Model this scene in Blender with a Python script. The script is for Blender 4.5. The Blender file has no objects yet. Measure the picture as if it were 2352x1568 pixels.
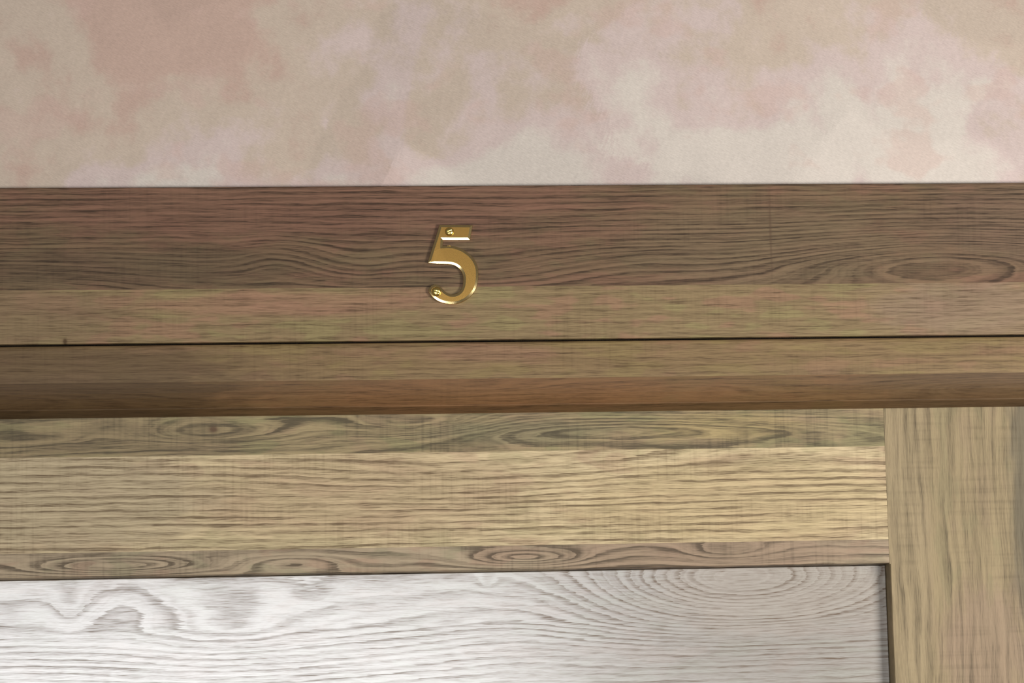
import bpy, bmesh, math, random
from mathutils import Vector, Matrix

S = bpy.context.scene
COL = S.collection

# ------------------------------------------------------------------ camera
cam_d = bpy.data.cameras.new('camera')
cam = bpy.data.objects.new('camera', cam_d)
COL.objects.link(cam)
cam_d.sensor_width = 36.0
cam_d.lens = 91.07
cam_d.clip_start = 0.01
r = Vector((0.99657007, -0.08007824, -0.02087018))
u = Vector((0.01004614, -0.13326085, 0.99103008))
f = Vector((0.08214112, 0.98784058, 0.1319993))
cam.matrix_world = Matrix(((r.x, u.x, -f.x, -0.0952323),
                           (r.y, u.y, -f.y, -1.59332215),
                           (r.z, u.z, -f.z, 1.80122221),
                           (0, 0, 0, 1)))
S.camera = cam

# ------------------------------------------------------------------ light
wd = bpy.data.worlds.new('world')
S.world = wd
wd.use_nodes = True
bg = wd.node_tree.nodes['Background']
bg.inputs['Color'].default_value = (1.0, 0.90, 0.80, 1)
bg.inputs['Strength'].default_value = 0.13

def area(name, loc, rot, sx, sy, power, color):
    d = bpy.data.lights.new(name, 'AREA')
    d.shape = 'RECTANGLE'; d.size = sx; d.size_y = sy
    d.energy = power; d.color = color
    o = bpy.data.objects.new(name, d)
    o.location = loc; o.rotation_euler = rot
    COL.objects.link(o)
    return o

# tall window on the opposite side of the room, to the left
area('window_daylight', (-0.42, -3.6, 1.30), (math.radians(90), 0, 0), 1.7, 1.6, 50.0, (0.97, 0.985, 1.0))
# soft light added out of view at right, for the side-to-side falloff
side_fill = area('added_soft_light', (1.00, -1.05, 1.74), (math.radians(95), 0, math.radians(40)), 0.5, 0.5, 15.5, (1.0, 0.97, 0.92))
side_fill.data.shape = 'DISK'

S.view_settings.view_transform = 'Standard'
S.view_settings.look = 'None'
S.view_settings.gamma = 1.0
S.view_settings.use_curve_mapping = False
S.view_settings.exposure = 0.07
S.cycles.diffuse_bounces = 2
S.cycles.glossy_bounces = 3


# ------------------------------------------------------------------ node maths
class E:
    """a float socket in a node tree, with arithmetic"""
    def __init__(s, t, k): s.t = t; s.k = k
    def op(s, o, *a):
        n = s.t.nodes.new('ShaderNodeMath'); n.operation = o
        for i, v in enumerate((s,) + a):
            if isinstance(v, E): s.t.links.new(v.k, n.inputs[i])
            else: n.inputs[i].default_value = v
        return E(s.t, n.outputs[0])
    def __add__(s, b): return s.op('ADD', b)
    __radd__ = __add__
    def __sub__(s, b): return s.op('SUBTRACT', b)
    def __rsub__(s, b): return (s * -1.0).op('ADD', b)
    def __mul__(s, b): return s.op('MULTIPLY', b)
    __rmul__ = __mul__
    def __truediv__(s, b): return s.op('DIVIDE', b)
    def sq(s): return s.op('MULTIPLY', s)
    def sin(s): return s.op('SINE')
    def pw(s, b): return s.op('POWER', b)
    def exp(s): return s.op('EXPONENT')
    def clamp(s):
        q = s.op('ADD', 0.0); q.k.node.use_clamp = True; return q
    def ss(s, a, b):
        n = s.t.nodes.new('ShaderNodeMapRange'); n.interpolation_type = 'SMOOTHSTEP'
        s.t.links.new(s.k, n.inputs[0])
        n.inputs[1].default_value = a; n.inputs[2].default_value = b
        return E(s.t, n.outputs[0])

def vec(t, a, b):
    n = t.nodes.new('ShaderNodeCombineXYZ')
    for i, v in enumerate((a, b)):
        if isinstance(v, E): t.links.new(v.k, n.inputs[i])
        else: n.inputs[i].default_value = v
    return n.outputs[0]

def noise(t, a, b, detail=2.0, rough=0.5, dist=0.0, seed=0.0):
    n = t.nodes.new('ShaderNodeTexNoise'); n.noise_dimensions = '2D'
    t.links.new(vec(t, a + seed * 17.31, b), n.inputs['Vector'])
    n.inputs['Scale'].default_value = 1.0
    n.inputs['Detail'].default_value = detail
    n.inputs['Roughness'].default_value = rough
    n.inputs['Distortion'].default_value = dist
    return E(t, n.outputs['Fac'])

def lin(c):
    return tuple((v / 255 / 12.92 if v <= 10 else ((v / 255 + 0.055) / 1.055) ** 2.4) for v in c) + (1.0,)

def mixc(t, fac, a, b, mode='MIX'):
    n = t.nodes.new('ShaderNodeMix'); n.data_type = 'RGBA'; n.blend_type = mode
    if isinstance(fac, E): t.links.new(fac.k, n.inputs[0])
    else: n.inputs[0].default_value = fac
    for i, v in ((6, a), (7, b)):
        if isinstance(v, tuple): n.inputs[i].default_value = v
        else: t.links.new(v, n.inputs[i])
    return n.outputs[2]

def new_mat(name):
    m = bpy.data.materials.new(name); m.use_nodes = True
    t = m.node_tree
    b = t.nodes['Principled BSDF']
    c = t.nodes.new('ShaderNodeTexCoord')
    s = t.nodes.new('ShaderNodeSeparateXYZ')
    t.links.new(c.outputs['Object'], s.inputs[0])
    return m, t, b, E(t, s.outputs[0]), E(t, s.outputs[2])

def vmad(t, V, mul, add):
    n = t.nodes.new('ShaderNodeVectorMath'); n.operation = 'MULTIPLY_ADD'
    t.links.new(V, n.inputs[0])
    n.inputs[1].default_value = (mul[0], mul[1], 0.0)
    n.inputs[2].default_value = (add[0], add[1], 0.0)
    return n.outputs[0]

def gauss(t, V, cx, cz, sx, sz):
    a = vmad(t, V, (1 / sx, 1 / sz), (-cx / sx, -cz / sz))
    n = t.nodes.new('ShaderNodeVectorMath'); n.operation = 'DOT_PRODUCT'
    t.links.new(a, n.inputs[0]); t.links.new(a, n.inputs[1])
    p = t.nodes.new('ShaderNodeMath'); p.operation = 'POWER'
    p.inputs[0].default_value = 0.36788
    t.links.new(n.outputs['Value'], p.inputs[1])
    return E(t, p.outputs[0])

def vnoise(t, V, sx, sz, detail=2.0, rough=0.5, seed=0.0):
    n = t.nodes.new('ShaderNodeTexNoise'); n.noise_dimensions = '2D'
    t.links.new(vmad(t, V, (sx, sz), (seed * 17.31, 0.0)), n.inputs['Vector'])
    n.inputs['Scale'].default_value = 1.0
    n.inputs['Detail'].default_value = detail
    n.inputs['Roughness'].default_value = rough
    return E(t, n.outputs['Fac'])

def bump(t, b, h, strength, dist=0.0005):
    n = t.nodes.new('ShaderNodeBump')
    n.inputs['Strength'].default_value = strength
    n.inputs['Distance'].default_value = dist
    t.links.new(h.k, n.inputs['Height'])
    t.links.new(n.outputs[0], b.inputs['Normal'])

def wood(name, light, dark, period=0.006, bumps=(), warp=0.5, lines=0.75, streak=0.5, pore=0.35,
         cross=0.25, tints=(), pink=(150, 112, 92), olive=(128, 122, 84), chroma=0.3, rough=0.55, spec=0.2,
         seed=0.0, vertical=False, zgrad=None, sharp=(0.40, 0.90), marks=(), cfreq=380.0, ior=1.5, matt_grain=False, rag=0.26):
    """oak veneer: growth rings are the level lines of a height field (a slope plus the named
    swellings of the figure), with pores, saw marks and a drifting hue"""
    m, t, b, X, Z = new_mat(name)
    if vertical: gx, gz = Z, X
    else: gx, gz = X, Z
    V = vec(t, gx, gz)
    w1 = vnoise(t, V, 5.0, 28.0, 1.0, 0.5, seed) - 0.5
    w2 = vnoise(t, V, 26.0, 130.0, 1.0, 0.55, seed + 3.1) - 0.5
    w3 = vnoise(t, V, 55.0, 900.0, 1.0, 0.5, seed + 5.3) - 0.5
    ph = gz * (1.0 / period)
    if zgrad:                                  # rings get closer past z0
        z0, k = zgrad
        ph = ph + (gz - z0).op('MINIMUM', 0.0) * k
    for cx, cz, sx, sz, a in bumps:
        ph = ph + gauss(t, V, cx, cz, sx, sz) * a
    ph = ph + w1 * (warp * 3.0) + w2 * warp
    fr = (ph + w3 * rag).op('FRACT')
    ring = fr.ss(*sharp) * (1.0 - fr.ss(0.93, 1.0))
    brk = noise(t, gx * 9.0, ph * 0.45, 1.0, 0.6, 0.0, seed + 7.7).ss(0.34, 0.62)
    st = noise(t, gx * 11.0, ph * 2.1, 2.0, 0.6, 0.0, seed + 11.0).ss(0.34, 0.70)
    zz = gz * 1750.0 + w2 * 3.0
    po = noise(t, gx * 55.0, zz, 2.0, 0.65, 0.0, seed + 17.0).ss(0.42, 0.72)
    line = ring * (brk * 0.60 + 0.40) * (po * 0.40 + 0.75)
    po2 = vnoise(t, V, 260.0, 3000.0, 1.0, 0.5, seed + 19.0)
    saw = vnoise(t, V, cfreq, 14.0, 1.0, 0.6, seed + 23.0).ss(0.40, 0.85) \
        * (vnoise(t, V, 12.0, 45.0, 1.0, 0.5, seed + 29.0).ss(0.35, 0.65))
    d = line * lines + st * (streak * 0.60) + po * (pore + st * 0.15) + saw * (cross * 0.75) + (po2 - 0.5) * 0.30
    d = d.clamp()
    # drifting hue of the veneer; some tints also paint in a dimmer end
    hu = vnoise(t, V, 22.0, 70.0, 2.0, 0.62, seed + 31.0)
    lo = mixc(t, hu.ss(0.54, 0.64) * chroma, lin(light), lin(pink))
    lo = mixc(t, hu.op('MULTIPLY', -1.0).ss(-0.46, -0.36) * chroma, lo, lin(olive))
    if tints: tn = (vnoise(t, V, 40.0, 160.0, 2.0, 0.6, seed + 37.0) - 0.5) * 0.8
    for cx, cz, sx, sz, c, a in tints:
        g = gauss(t, V, cx, cz, sx, sz) * 1.5 + tn
        lo = mixc(t, g.ss(0.25, 1.05) * a, lo, lin(c))
    dk = mixc(t, 0.55, lo, lin(dark), 'MULTIPLY')
    dk = mixc(t, 0.70, dk, lin(dark))
    col = mixc(t, d, lo, dk)
    for cx, cz, sx, sz, c, a in marks:         # knots and nicks
        col = mixc(t, (gauss(t, V, cx, cz, sx, sz) * 1.4).clamp() * a, col, lin(c))
    t.links.new(col, b.inputs['Base Color'])
    b.inputs['Roughness'].default_value = rough
    b.inputs['IOR'].default_value = ior
    if matt_grain:                             # the lacquer does not fill the open grain
        t.links.new(((1.0 - d * 0.75).clamp() * spec).k, b.inputs['Specular IOR Level'])
    else:
        b.inputs['Specular IOR Level'].default_value = spec
    return m

def plaster():
    m, t, b, X, Z = new_mat('pink_plaster')
    V = vec(t, X, Z)
    n1 = vnoise(t, V, 6.0, 6.0, 1.0, 0.55, 1.0) - 0.5
    n2 = vnoise(t, V, 6.0, 6.0, 1.0, 0.55, 5.0) - 0.5
    # fine strokes running down to the right, and crossing ones
    fib = noise(t, X * 240.0 - Z * 130.0, X * 720.0 + Z * 1500.0, 2.0, 0.7, 0.0, 2.0)
    fib2 = noise(t, X * 60.0 + Z * 110.0, X * 700.0 - Z * 260.0, 2.0, 0.6, 0.0, 4.0)
    cl = vnoise(t, V, 38.0, 38.0, 3.0, 0.65, 6.0)
    # trowel patches, each with a tone of its own
    def vor(scale, seed):
        v = t.nodes.new('ShaderNodeTexVoronoi'); v.voronoi_dimensions = '2D'; v.feature = 'SMOOTH_F1'
        v.inputs['Scale'].default_value = scale
        v.inputs['Smoothness'].default_value = 0.10
        c = vec(t, X + n1 * 0.10 + (fib2 - 0.5) * 0.008 + seed, Z + n2 * 0.10 + (cl - 0.5) * 0.012 + seed * 0.7)
        t.links.new(c, v.inputs['Vector'])
        s = t.nodes.new('ShaderNodeSeparateColor'); t.links.new(v.outputs['Color'], s.inputs[0])
        return E(t, s.outputs[0]), E(t, s.outputs[1])
    va, vb = vor(9.0, 3.0)
    big = noise(t, X * 8.0 + n1 * 0.8, Z * 9.0 + n2 * 0.8, 2.0, 0.6, 0.0, 9.0)
    f = va * 0.26 + (big - 0.5) * 1.5 + 0.30 + (cl - 0.5) * 0.55
    pig_light = f + gauss(t, V, 0.27, 2.13, 0.28, 0.10) * 0.55 - gauss(t, V, -0.20, 2.22, 0.18, 0.07) * 0.30 \
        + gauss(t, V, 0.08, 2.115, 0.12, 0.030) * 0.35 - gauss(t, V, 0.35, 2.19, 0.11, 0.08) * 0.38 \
        + gauss(t, V, -0.16, 2.112, 0.25, 0.012) * 0.22  # pigment patches, plus painted-in light: brighter low centre, dimmer right side
    c = mixc(t, pig_light.ss(0.22, 0.46), lin((194, 167, 153)), lin((196, 179, 163)))
    c = mixc(t, pig_light.ss(0.52, 0.74), c, lin((202, 184, 178)))
    c = mixc(t, pig_light.ss(0.76, 1.0), c, lin((206, 196, 186)))
    pk = vnoise(t, V, 18.0, 22.0, 3.0, 0.62, 14.0)
    c = mixc(t, pk.ss(0.55, 0.66) * 0.40, c, lin((200, 171, 160)))
    tone = (vb - 0.5) * 0.16 + (cl - 0.5) * 0.14 + (fib - 0.5) * 0.38 + (fib2 - 0.5) * 0.10
    n = t.nodes.new('ShaderNodeHueSaturation')
    t.links.new((tone + 0.97).k, n.inputs['Value']); t.links.new(c, n.inputs['Color'])
    t.links.new(n.outputs[0], b.inputs['Base Color'])
    b.inputs['Roughness'].default_value = 0.6
    b.inputs['Specular IOR Level'].default_value = 0.3
    bump(t, b, vnoise(t, V, 38.0, 38.0, 2.0, 0.6, 6.0), 0.25, 0.0008)
    return m

def brass(name, col, rough):
    m, t, b, X, Z = new_mat(name)
    V = vec(t, X, Z)
    n = vnoise(t, V, 900.0, 900.0, 2.0, 0.6, 1.0)
    c = mixc(t, n.ss(0.3, 0.7), lin(col), lin(tuple(int(v * 0.97) for v in col)))
    t.links.new(c, b.inputs['Base Color'])
    b.inputs['Metallic'].default_value = 1.0
    b.inputs['Roughness'].default_value = rough
    return m

def flat(name, col, rough=0.6):
    m, t, b, X, Z = new_mat(name)
    V = vec(t, X, Z)
    n = vnoise(t, V, 30.0, 30.0, 3.0, 0.6, 1.0)
    c = mixc(t, n, lin(col), lin(tuple(int(v * 0.9) for v in col)))
    t.links.new(c, b.inputs['Base Color'])
    b.inputs['Roughness'].default_value = rough
    return m

# ------------------------------------------------------------------ mesh helpers
def link(name, bm, mat, parent=None, smooth=False):
    me = bpy.data.meshes.new(name)
    bmesh.ops.recalc_face_normals(bm, faces=bm.faces[:])
    bm.to_mesh(me); bm.free()
    me.materials.append(mat)
    if smooth:
        for p in me.polygons: p.use_smooth = True
    o = bpy.data.objects.new(name, me)
    COL.objects.link(o)
    if parent: o.parent = parent
    return o

def empty(name, loc=(0, 0, 0)):
    o = bpy.data.objects.new(name, None); o.location = loc
    o.empty_display_size = 0.02
    COL.objects.link(o)
    return o

def tag(o, label, category=None, kind=None):
    o['label'] = label
    if category: o['category'] = category
    if kind: o['kind'] = kind

def box(x0, x1, y0, y1, z0, z1, bev=0.0004):
    bm = bmesh.new()
    bmesh.ops.create_cube(bm, size=1.0)
    for v in bm.verts:
        v.co = Vector(((x0 + x1) / 2 + v.co.x * (x1 - x0), (y0 + y1) / 2 + v.co.y * (y1 - y0), (z0 + z1) / 2 + v.co.z * (z1 - z0)))
    if bev: bmesh.ops.bevel(bm, geom=bm.edges[:], offset=bev, segments=2, profile=0.5, affect='EDGES')
    return bm

def prism(prof, a, b, axis, bm=None):
    """profile (p, q) swept along x (p=y, q=z) or along z (p=x, q=y)"""
    bm = bm or bmesh.new()
    def P(pt, s): return (s, pt[0], pt[1]) if axis == 'x' else (pt[0], pt[1], s)
    v0 = [bm.verts.new(P(p, a)) for p in prof]
    v1 = [bm.verts.new(P(p, b)) for p in prof]
    n = len(prof)
    for i in range(n):
        bm.faces.new((v0[i], v0[(i + 1) % n], v1[(i + 1) % n], v1[i]))
    bm.faces.new(v0); bm.faces.new(v1[::-1])
    return bm

# ------------------------------------------------------------------ materials
M = {}
M['plaster'] = plaster()
M['casing_upper'] = wood('oak_casing_figured', (126, 101, 77), (52, 38, 26), period=0.0036, warp=0.46,
    bumps=[(0.305, 2.0600, 0.105, 0.0165, -8.4), (-0.290, 2.0400, 0.110, 0.0240, -4.0), (-0.106, 2.0640, 0.024, 0.012, -1.8),
           (-0.055, 2.060, 0.03, 0.012, 1.4), (0.02, 2.060, 0.04, 0.02, 1.4), (0.12, 2.062, 0.05, 0.014, -1.6)],
    lines=0.66, streak=0.62, pore=0.30, cross=0.12, seed=2.0,
    tints=[(-0.09, 2.100, 0.20, 0.026, (134, 98, 80), 0.8), (-0.20, 2.060, 0.12, 0.012, (108, 90, 68), 0.7), (0.20, 2.07, 0.10, 0.03, (126, 107, 82), 0.7), (0.37, 2.085, 0.08, 0.03, (120, 98, 79), 0.7)],
    pink=(138, 100, 82), olive=(118, 104, 76), chroma=0.45,
    marks=[(0.199, 2.080, 0.0007, 0.022, (84, 64, 48), 0.45)])
M['casing_lower'] = wood('oak_casing_straight', (147, 126, 92), (78, 60, 40), period=0.0042, warp=0.30,
    lines=0.18, streak=0.42, pore=0.42, cross=0.16, seed=8.0,
    tints=[(-0.10, 2.036, 0.10, 0.008, (162, 124, 100), 0.7), (0.32, 2.03, 0.06, 0.02, (150, 126, 106), 0.7), (-0.26, 2.03, 0.06, 0.02, (138, 114, 88), 0.7)],
    pink=(162, 124, 100), olive=(152, 140, 96), chroma=0.6,
    marks=[(-0.2365, 2.0145, 0.0012, 0.0018, (66, 46, 24), 0.8)])
M['frame'] = wood('oak_frame_face', (142, 118, 84), (74, 54, 34), period=0.0046, warp=0.32,
    lines=0.25, streak=0.42, pore=0.38, cross=0.14, seed=15.0,
    tints=[(-0.25, 1.996, 0.13, 0.02, (106, 86, 62), 0.85), (0.02, 2.005, 0.04, 0.006, (156, 120, 96), 0.6)],  # left tint darkens the face where the light falls off
    pink=(150, 116, 90), olive=(144, 126, 82), chroma=0.5)
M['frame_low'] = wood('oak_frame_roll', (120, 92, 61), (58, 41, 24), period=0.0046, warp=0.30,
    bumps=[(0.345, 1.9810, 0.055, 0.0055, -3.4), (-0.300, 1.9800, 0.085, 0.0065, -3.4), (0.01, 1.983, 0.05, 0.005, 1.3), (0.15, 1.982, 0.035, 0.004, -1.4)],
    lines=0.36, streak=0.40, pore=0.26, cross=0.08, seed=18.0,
    tints=[(0.02, 1.980, 0.12, 0.012, (130, 94, 62), 0.8), (-0.24, 1.98, 0.12, 0.02, (84, 65, 42), 0.85), (0.34, 1.98, 0.09, 0.02, (102, 80, 56), 0.8)],  # left tint paints in the weaker light at that end
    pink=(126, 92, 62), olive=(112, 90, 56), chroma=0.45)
M['rail_top'] = wood('oak_rail_figured', (166, 148, 112), (78, 70, 56), period=0.0058, warp=0.55,
    bumps=[(0.110, 1.9580, 0.125, 0.0085, -4.2), (-0.150, 1.9600, 0.050, 0.0080, 3.0), (-0.02, 1.962, 0.05, 0.007, 2.4), (-0.27, 1.955, 0.06, 0.01, 2.0)],
    lines=0.70, streak=0.85, pore=0.30, cross=0.28, seed=22.0,
    tints=[(-0.21, 1.956, 0.09, 0.012, (146, 128, 98), 0.7), (0.04, 1.958, 0.06, 0.008, (138, 130, 100), 0.7), (0.262, 1.950, 0.02, 0.014, (156, 148, 108), 0.7), (0.17, 1.96, 0.05, 0.01, (182, 160, 112), 0.6)],
    pink=(166, 142, 112), olive=(148, 142, 102), chroma=0.6,
    marks=[(-0.148, 1.9620, 0.0026, 0.0018, (92, 68, 52), 0.8)])
M['rail_mid'] = wood('oak_rail_straight', (218, 198, 158), (98, 79, 57), period=0.0046, warp=0.34,
    bumps=[(0.20, 1.947, 0.10, 0.008, -2.0), (-0.02, 1.93, 0.12, 0.02, 1.5)],
    lines=0.78, streak=0.44, pore=0.42, cross=0.18, seed=29.0,
    tints=[(-0.06, 1.92, 0.12, 0.03, (192, 168, 134), 0.6), (0.18, 1.912, 0.12, 0.03, (202, 180, 138), 0.7), (-0.24, 1.92, 0.09, 0.04, (186, 170, 140), 0.8)],
    pink=(192, 162, 134), olive=(182, 170, 130), chroma=0.5)
M['rail_low'] = wood('oak_rail_swirled', (176, 158, 132), (84, 72, 58), period=0.0062, warp=0.45,
    bumps=[(-0.205, 1.8790, 0.050, 0.0050, 4.6), (0.045, 1.8800, 0.035, 0.0050, 3.8), (0.17, 1.882, 0.03, 0.006, 2.2), (-0.10, 1.879, 0.03, 0.005, -2.0)],
    lines=0.92, streak=0.55, pore=0.18, cross=0.26, seed=36.0,
    tints=[(0.16, 1.88, 0.12, 0.012, (164, 140, 118), 0.8)],
    pink=(170, 140, 118), olive=(152, 146, 116), chroma=0.5)
M['panel'] = wood('limed_oak_panel', (171, 166, 159), (112, 92, 75), period=0.0150, warp=0.34,
    bumps=[(0.180, 1.8660, 0.085, 0.0280, 13.0), (-0.236, 1.8560, 0.010, 0.014, 0.95), (-0.2025, 1.856, 0.017, 0.015, -0.85),
           (-0.140, 1.846, 0.035, 0.018, 1.15), (-0.09, 1.862, 0.012, 0.008, 0.6), (0.02, 1.866, 0.006, 0.006, 0.7),
           (-0.13, 1.822, 0.08, 0.030, 1.5), (0.04, 1.832, 0.055, 0.030, -1.2)],
    zgrad=(1.840, 175.0), lines=0.62, streak=0.26, pore=0.30, cross=0.0, seed=43.0, rag=0.45,
    tints=[(0.20, 1.86, 0.08, 0.03, (180, 171, 160), 0.8)], pink=(176, 165, 157), olive=(169, 169, 158), chroma=0.45,
    ior=1.75, rough=0.21, spec=1.0, matt_grain=True, sharp=(0.38, 0.92))
M['stile'] = wood('oak_stile', (160, 142, 109), (84, 73, 55), period=0.0070, warp=0.45, vertical=True,
    bumps=[(1.88, 0.372, 0.09, 0.02, 2.2), (1.80, 0.36, 0.07, 0.02, -1.0)],
    lines=0.34, streak=0.50, pore=0.20, cross=0.24, seed=50.0, cfreq=300.0,
    tints=[(1.90, 0.366, 0.16, 0.016, (116, 107, 88), 0.9), (1.82, 0.33, 0.04, 0.03, (160, 136, 114), 0.7), (1.92, 0.284, 0.2, 0.014, (164, 146, 114), 0.8)],
    pink=(156, 135, 108), olive=(146, 136, 102), chroma=0.4)
M['brass'] = brass('polished_brass', (240, 190, 106), 0.22)
M['brass_edge'] = brass('bright_brass_edge', (250, 222, 160), 0.12)
M['brass_pin'] = brass('bright_brass', (244, 216, 130), 0.24)
M['floor'] = flat('dark_brown_floor', (128, 108, 88), 0.35)  # unseen floor, kept dark to cut light bounced up onto the undersides

# ------------------------------------------------------------------ the setting
# wall with the door opening
OPC = -0.030         # centre line of the doorway; the number sits a little right of it
OPX, OPZ = 0.4525, 2.0160
bm = bmesh.new()
for (x0, x1, z0, z1) in ((-2.2, OPC - OPX, 0, OPZ), (OPC + OPX, 2.2, 0, OPZ), (-2.2, 2.2, OPZ, 2.75)):
    v = [bm.verts.new((x, y, z)) for y in (-0.0125, 0.12) for (x, z) in ((x0, z0), (x1, z0), (x1, z1), (x0, z1))]
    for q in ((0, 1, 2, 3), (7, 6, 5, 4), (0, 4, 5, 1), (1, 5, 6, 2), (2, 6, 7, 3), (3, 7, 4, 0)):
        bm.faces.new([v[i] for i in q])
wall = link('wall_back', bm, M['plaster'])
tag(wall, 'pink and beige trowelled plaster wall above the door casing', 'wall', 'structure')

floor = link('floor', box(-2.2, 2.2, -3.8, 0.6, -0.05, 0.0, 0), M['floor'])
tag(floor, 'dark brown floor in front of the door', 'floor', 'structure')

# flat casing round the doorway: head of two staves, two legs
CZ0, CZM, CZ1, CX = 2.0131, 2.0460, 2.1094, 0.549
casing = empty('trim_1', (0, 0, 0))
tag(casing, 'flat brown oak casing over the door carrying the brass number', 'door casing', 'structure')
def board(x0, x1, y0, y1, z0, z1, top, bottom):
    """board along x with its long front edges eased by the given amounts"""
    e0, e1 = max(bottom, 0.00002), max(top, 0.00002)
    return prism([(y0 + e1, z1), (y0 + e1 * 0.3, z1 - e1 * 0.3), (y0, z1 - e1), (y0, z0 + e0), (y0 + e0 * 0.3, z0 + e0 * 0.3), (y0 + e0, z0), (y1, z0), (y1, z1)], x0, x1, 'x')
link('stave', board(OPC - CX, OPC + CX, -0.018, -0.0126, CZM, CZ1, 0.0006, 0.0), M['casing_upper'], casing)['label'] = 'darker upper stave with wavy grain'
link('stave', board(OPC - CX, OPC + CX, -0.018, -0.0126, CZ0, CZM, 0.0, 0.0005), M['casing_lower'], casing)['label'] = 'lighter lower stave with straight grain'
for s in (-1, 1):
    a, b_ = sorted((OPC + s * 0.4536, OPC + s * CX))
    link('leg_board', box(a, b_, -0.018, -0.0126, 0.0, CZ0 - 0.0002, 0.0004), M['stile'], casing)

# moulded inner frame (door lining) whose face rolls back to a lip above the leaf
prof_hi = [(-0.0150, 2.0119), (-0.0163, 2.0118), (-0.0173, 2.0113), (-0.0179, 2.0104), (-0.0181, 2.0090),
           (-0.0181, 2.0000), (-0.0180, 1.9945), (-0.0176, 1.9890)]
prof_lo = [(-0.0170, 1.9855), (-0.0161, 1.9825), (-0.0149, 1.9797), (-0.0134, 1.9772), (-0.0118, 1.9752), (-0.0107, 1.9741),
           (-0.0109, 1.9737), (-0.0107, 1.9732), (-0.0100, 1.9728), (-0.0030, 1.9708), (0.0020, 1.9697)]
prof = prof_hi + prof_lo + [(0.0020, 1.9890), (0.0600, 1.9890), (0.0600, 2.0119)]
frame = empty('trim_2', (0, 0, 0))
tag(frame, 'moulded oak door frame with rolled lip between casing and door', 'door frame', 'structure')
FX = 0.4484
link('stave', prism(prof_hi + [(0.0600, 1.9890), (0.0600, 2.0119)], OPC - FX, OPC + FX, 'x'), M['frame'], frame)['label'] = 'lighter upper stave of the frame head'
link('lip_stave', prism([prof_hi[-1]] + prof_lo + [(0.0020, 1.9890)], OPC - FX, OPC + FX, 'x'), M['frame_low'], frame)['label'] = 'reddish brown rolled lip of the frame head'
LIP = 1.9697
for s in (-1, 1):
    # same section on the sides: distance above the lip becomes distance outside the opening
    pj = [(OPC + s * (0.4062 + (z - LIP)), y) for (y, z) in prof]
    link('side_moulding', prism(pj, 0.0, LIP - 0.0002, 'z'), M['stile'], frame)

# ------------------------------------------------------------------ door leaf
DY, PY = 0.0040, 0.0150
DX = 0.4130          # half width of the leaf
SX = 0.3011          # from the centre line to the inner edge of the stiles
door = empty('door_1', (0, 0, 0.0))
tag(door, 'panelled oak door with pale limed panel inside brown rail and stile', 'door', 'structure')
CH = 0.0006          # rail and stile edges fall back to the panel
def rail(z0, z1, x0, x1, mat, low=False, high=False, label=None, name='stave'):
    p = []
    p += [(PY, z1), (DY, z1 - CH)] if high else [(DY + 0.00002, z1), (DY, z1 - 0.00002)]
    p += [(DY, z0 + CH * 2.0), (DY + 0.0003, z0 + CH * 1.3), (DY + 0.0008, z0 + CH), (PY, z0)] if low else [(DY, z0 + 0.00002), (DY + 0.00002, z0)]
    p += [(0.040, z0), (0.040, z1)]
    return link(name, prism(p, x0, x1, 'x'), mat, None)

def top_part(o, parent, label=None):
    o.parent = parent
    if label: o['label'] = label
    return o

XR = SX - 0.00004
tr = empty('top_rail'); tr.parent = door
top_part(rail(1.9460, 1.9850, OPC - XR, OPC + XR, M['rail_top']), tr, 'figured greenish brown stave under the frame lip')
top_part(rail(1.8876, 1.9460, OPC - XR, OPC + XR, M['rail_mid']), tr, 'wide light tan stave with straight grain')
top_part(rail(1.8722, 1.8876, OPC - XR, OPC + XR, M['rail_low'], low=True), tr, 'narrow swirled stave along the panel')
for s in (-1, 1):
    x0, x1, xe = SX, DX, SX + 0.0008
    Z0, Z1 = 0.006, 1.9850
    def side(p): return [(OPC + s * a, b_) for a, b_ in p]
    bm = prism(side([(xe, DY), (x1, DY), (x1, 0.040), (xe, 0.040)]), Z0, Z1, 'z')
    for z0, z1 in ((Z0, 0.20), (0.80, 0.93), (1.8722, Z1)):      # flush beside the rails
        prism(side([(x0, DY + 0.00008), (x0 + 0.00008, DY), (xe, DY), (xe, 0.040), (x0, 0.040)]), z0, z1, 'z', bm)
    for z0, z1 in ((0.20, 0.80), (0.93, 1.8722)):                # falling back beside the panels
        prism(side([(x0, PY), (x0 + 0.0003, DY + 0.0008), (xe, DY), (xe, 0.040), (x0, 0.040)]), z0, z1, 'z', bm)
    top_part(link('stile', bm, M['stile']), door)
top_part(rail(0.80, 0.93, OPC - XR, OPC + XR, M['rail_mid'], low=True, high=True, name='lock_rail'), door)
top_part(rail(0.006, 0.20, OPC - XR, OPC + XR, M['rail_mid'], high=True, name='bottom_rail'), door)
def panel(z0, z1):
    x1 = SX - 0.0003
    bm = box(OPC - x1, OPC + x1, PY, 0.032, z0 + 0.0003, z1 - 0.0003, 0.0005)
    return link('panel', bm, M['panel'], door)
panel(0.93, 1.8722)['label'] = 'pale limed oak panel with sweeping grain'
panel(0.20, 0.80)

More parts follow.
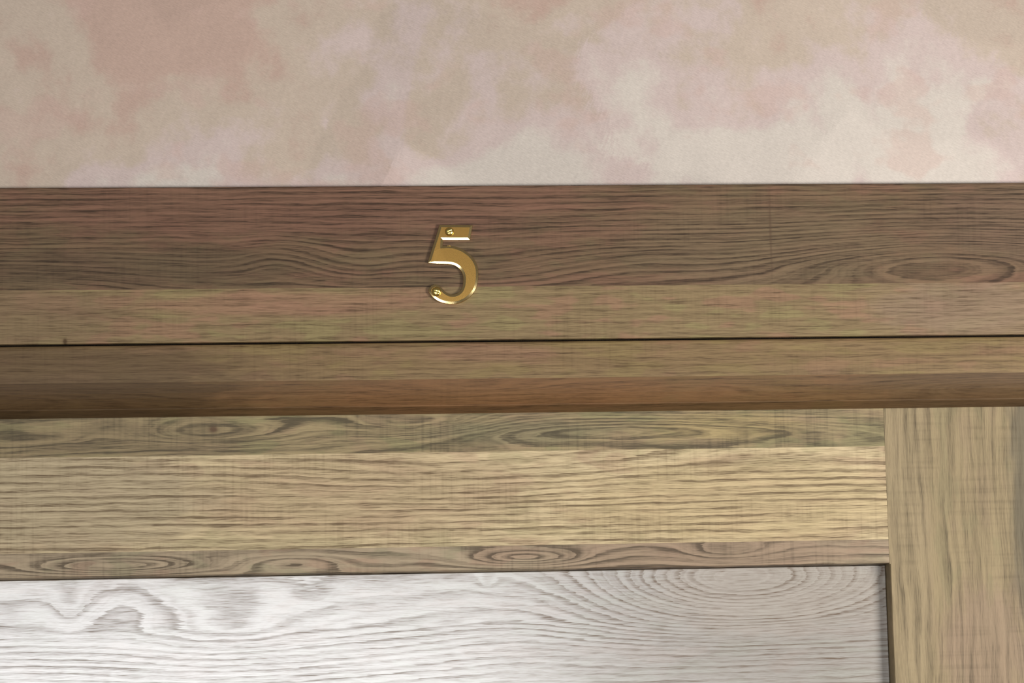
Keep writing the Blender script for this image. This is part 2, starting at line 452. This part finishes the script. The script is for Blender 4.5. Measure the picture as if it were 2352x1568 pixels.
# ------------------------------------------------------------------ brass number
K = 4.16e-5
def Q(uv): return ((uv[0] - 653) * K, -(uv[1] - 823) * K)
def spline(pts, n=5):
    out = []
    for i in range(len(pts) - 1):
        p0 = pts[max(i - 1, 0)]; p1 = pts[i]; p2 = pts[i + 1]; p3 = pts[min(i + 2, len(pts) - 1)]
        for k in range(n):
            s = k / n
            out.append(tuple(0.5 * ((2 * p1[j]) + (-p0[j] + p2[j]) * s + (2 * p0[j] - 5 * p1[j] + 4 * p2[j] - p3[j]) * s * s
                                    + (-p0[j] + 3 * p1[j] - 3 * p2[j] + p3[j]) * s ** 3) for j in (0, 1)))
    out.append(pts[-1])
    return out
outer = spline([(506, 553), (600, 549), (700, 565), (800, 605), (882, 660), (950, 728), (1000, 808), (1026, 900), (1030, 1000),
                (1020, 1100), (992, 1195), (944, 1272), (880, 1335), (802, 1386), (715, 1417), (615, 1427), (520, 1412),
                (428, 1378), (350, 1320), (298, 1255), (292, 1215), (312, 1172), (352, 1140), (402, 1130), (450, 1150),
                (492, 1192), (540, 1240), (598, 1272), (660, 1280), (718, 1262), (768, 1218), (796, 1150), (806, 1075),
                (804, 1005), (782, 942), (742, 890), (690, 852), (628, 832), (560, 827)], 4)
pts = [(462, 234), (710, 236), (955, 238), (934, 350), (912, 466), (710, 467), (512, 466)] + outer + [(420, 824), (286, 806), (286, 786), (340, 620), (404, 425)]
pts = [Q(p) for p in pts]
num = empty('house_number', (0.0, -0.018, 2.060))
num.rotation_euler = (0, math.radians(0.45), 0)
tag(num, 'polished brass figure five fixed with two pins on the casing', 'door number')

bm = bmesh.new()
TH, BV, BH = 0.0026, 0.00155, 0.00046
back = [bm.verts.new((x, -0.0002, z)) for x, z in pts]
front = [bm.verts.new((x, -(TH - BH), z)) for x, z in pts]
n = len(pts)
for i in range(n):
    bm.faces.new((back[i], back[(i + 1) % n], front[(i + 1) % n], front[i]))
bm.faces.new(back[::-1])
ff = bm.faces.new(front)
bm.normal_update()
if ff.normal.y > 0: ff.normal_flip()
edge = bmesh.ops.inset_region(bm, faces=[ff], thickness=BV, use_even_offset=True)['faces']
for q in edge: q.material_index = 1
for v in ff.verts: v.co.y = -TH
bmesh.ops.triangulate(bm, faces=[ff], ngon_method='BEAUTY')
digit = link('digit', bm, M['brass'], num)
digit.data.materials.append(M['brass_edge'])
digit.modifiers.new('edge', 'BEVEL').width = 0.00018
digit.modifiers['edge'].segments = 2
digit.modifiers['edge'].limit_method = 'ANGLE'
digit.modifiers['edge'].angle_limit = math.radians(40)

def pin(u_, v_, rad, ang):
    """domed pin head with a shallow slot"""
    bm = bmesh.new()
    NR, NA = 10, 32
    h = rad * 0.55
    ca, sa = math.cos(ang), math.sin(ang)
    rings = []
    for i in range(NR + 1):
        rr = rad * (i / NR)
        ring = []
        for k in range(NA):
            a = 2 * math.pi * k / NA
            x, z = rr * math.cos(a), rr * math.sin(a)
            y = h * math.sqrt(max(0.0, 1 - (rr / rad) ** 2))
            w = abs(-x * sa + z * ca)
            if w < rad * 0.13 and rr < rad * 0.9: y -= 0.00022
            ring.append((x, z, max(y, 0.0)))
            if i == 0: break
        rings.append([bm.verts.new((p[0], -p[2], p[1])) for p in ring])
    for k in range(NA):
        bm.faces.new((rings[0][0], rings[1][k], rings[1][(k + 1) % NA]))
    for i in range(1, NR):
        for k in range(NA):
            bm.faces.new((rings[i][k], rings[i + 1][k], rings[i + 1][(k + 1) % NA], rings[i][(k + 1) % NA]))
    b0 = [bm.verts.new((v.co.x, 0.0006, v.co.z)) for v in rings[NR]]
    for k in range(NA):
        bm.faces.new((rings[NR][k], b0[k], b0[(k + 1) % NA], rings[NR][(k + 1) % NA]))
    bm.faces.new(b0)
    o = link('pin', bm, M['brass_pin'], num, smooth=True)
    x, z = Q((u_, v_))
    o.location = (x, -TH + 0.0001, z)
    o['label'] = 'domed brass pin head'
    return o
pin(606, 340, 0.0028, math.radians(20))
pin(404, 1240, 0.0030, math.radians(-15))
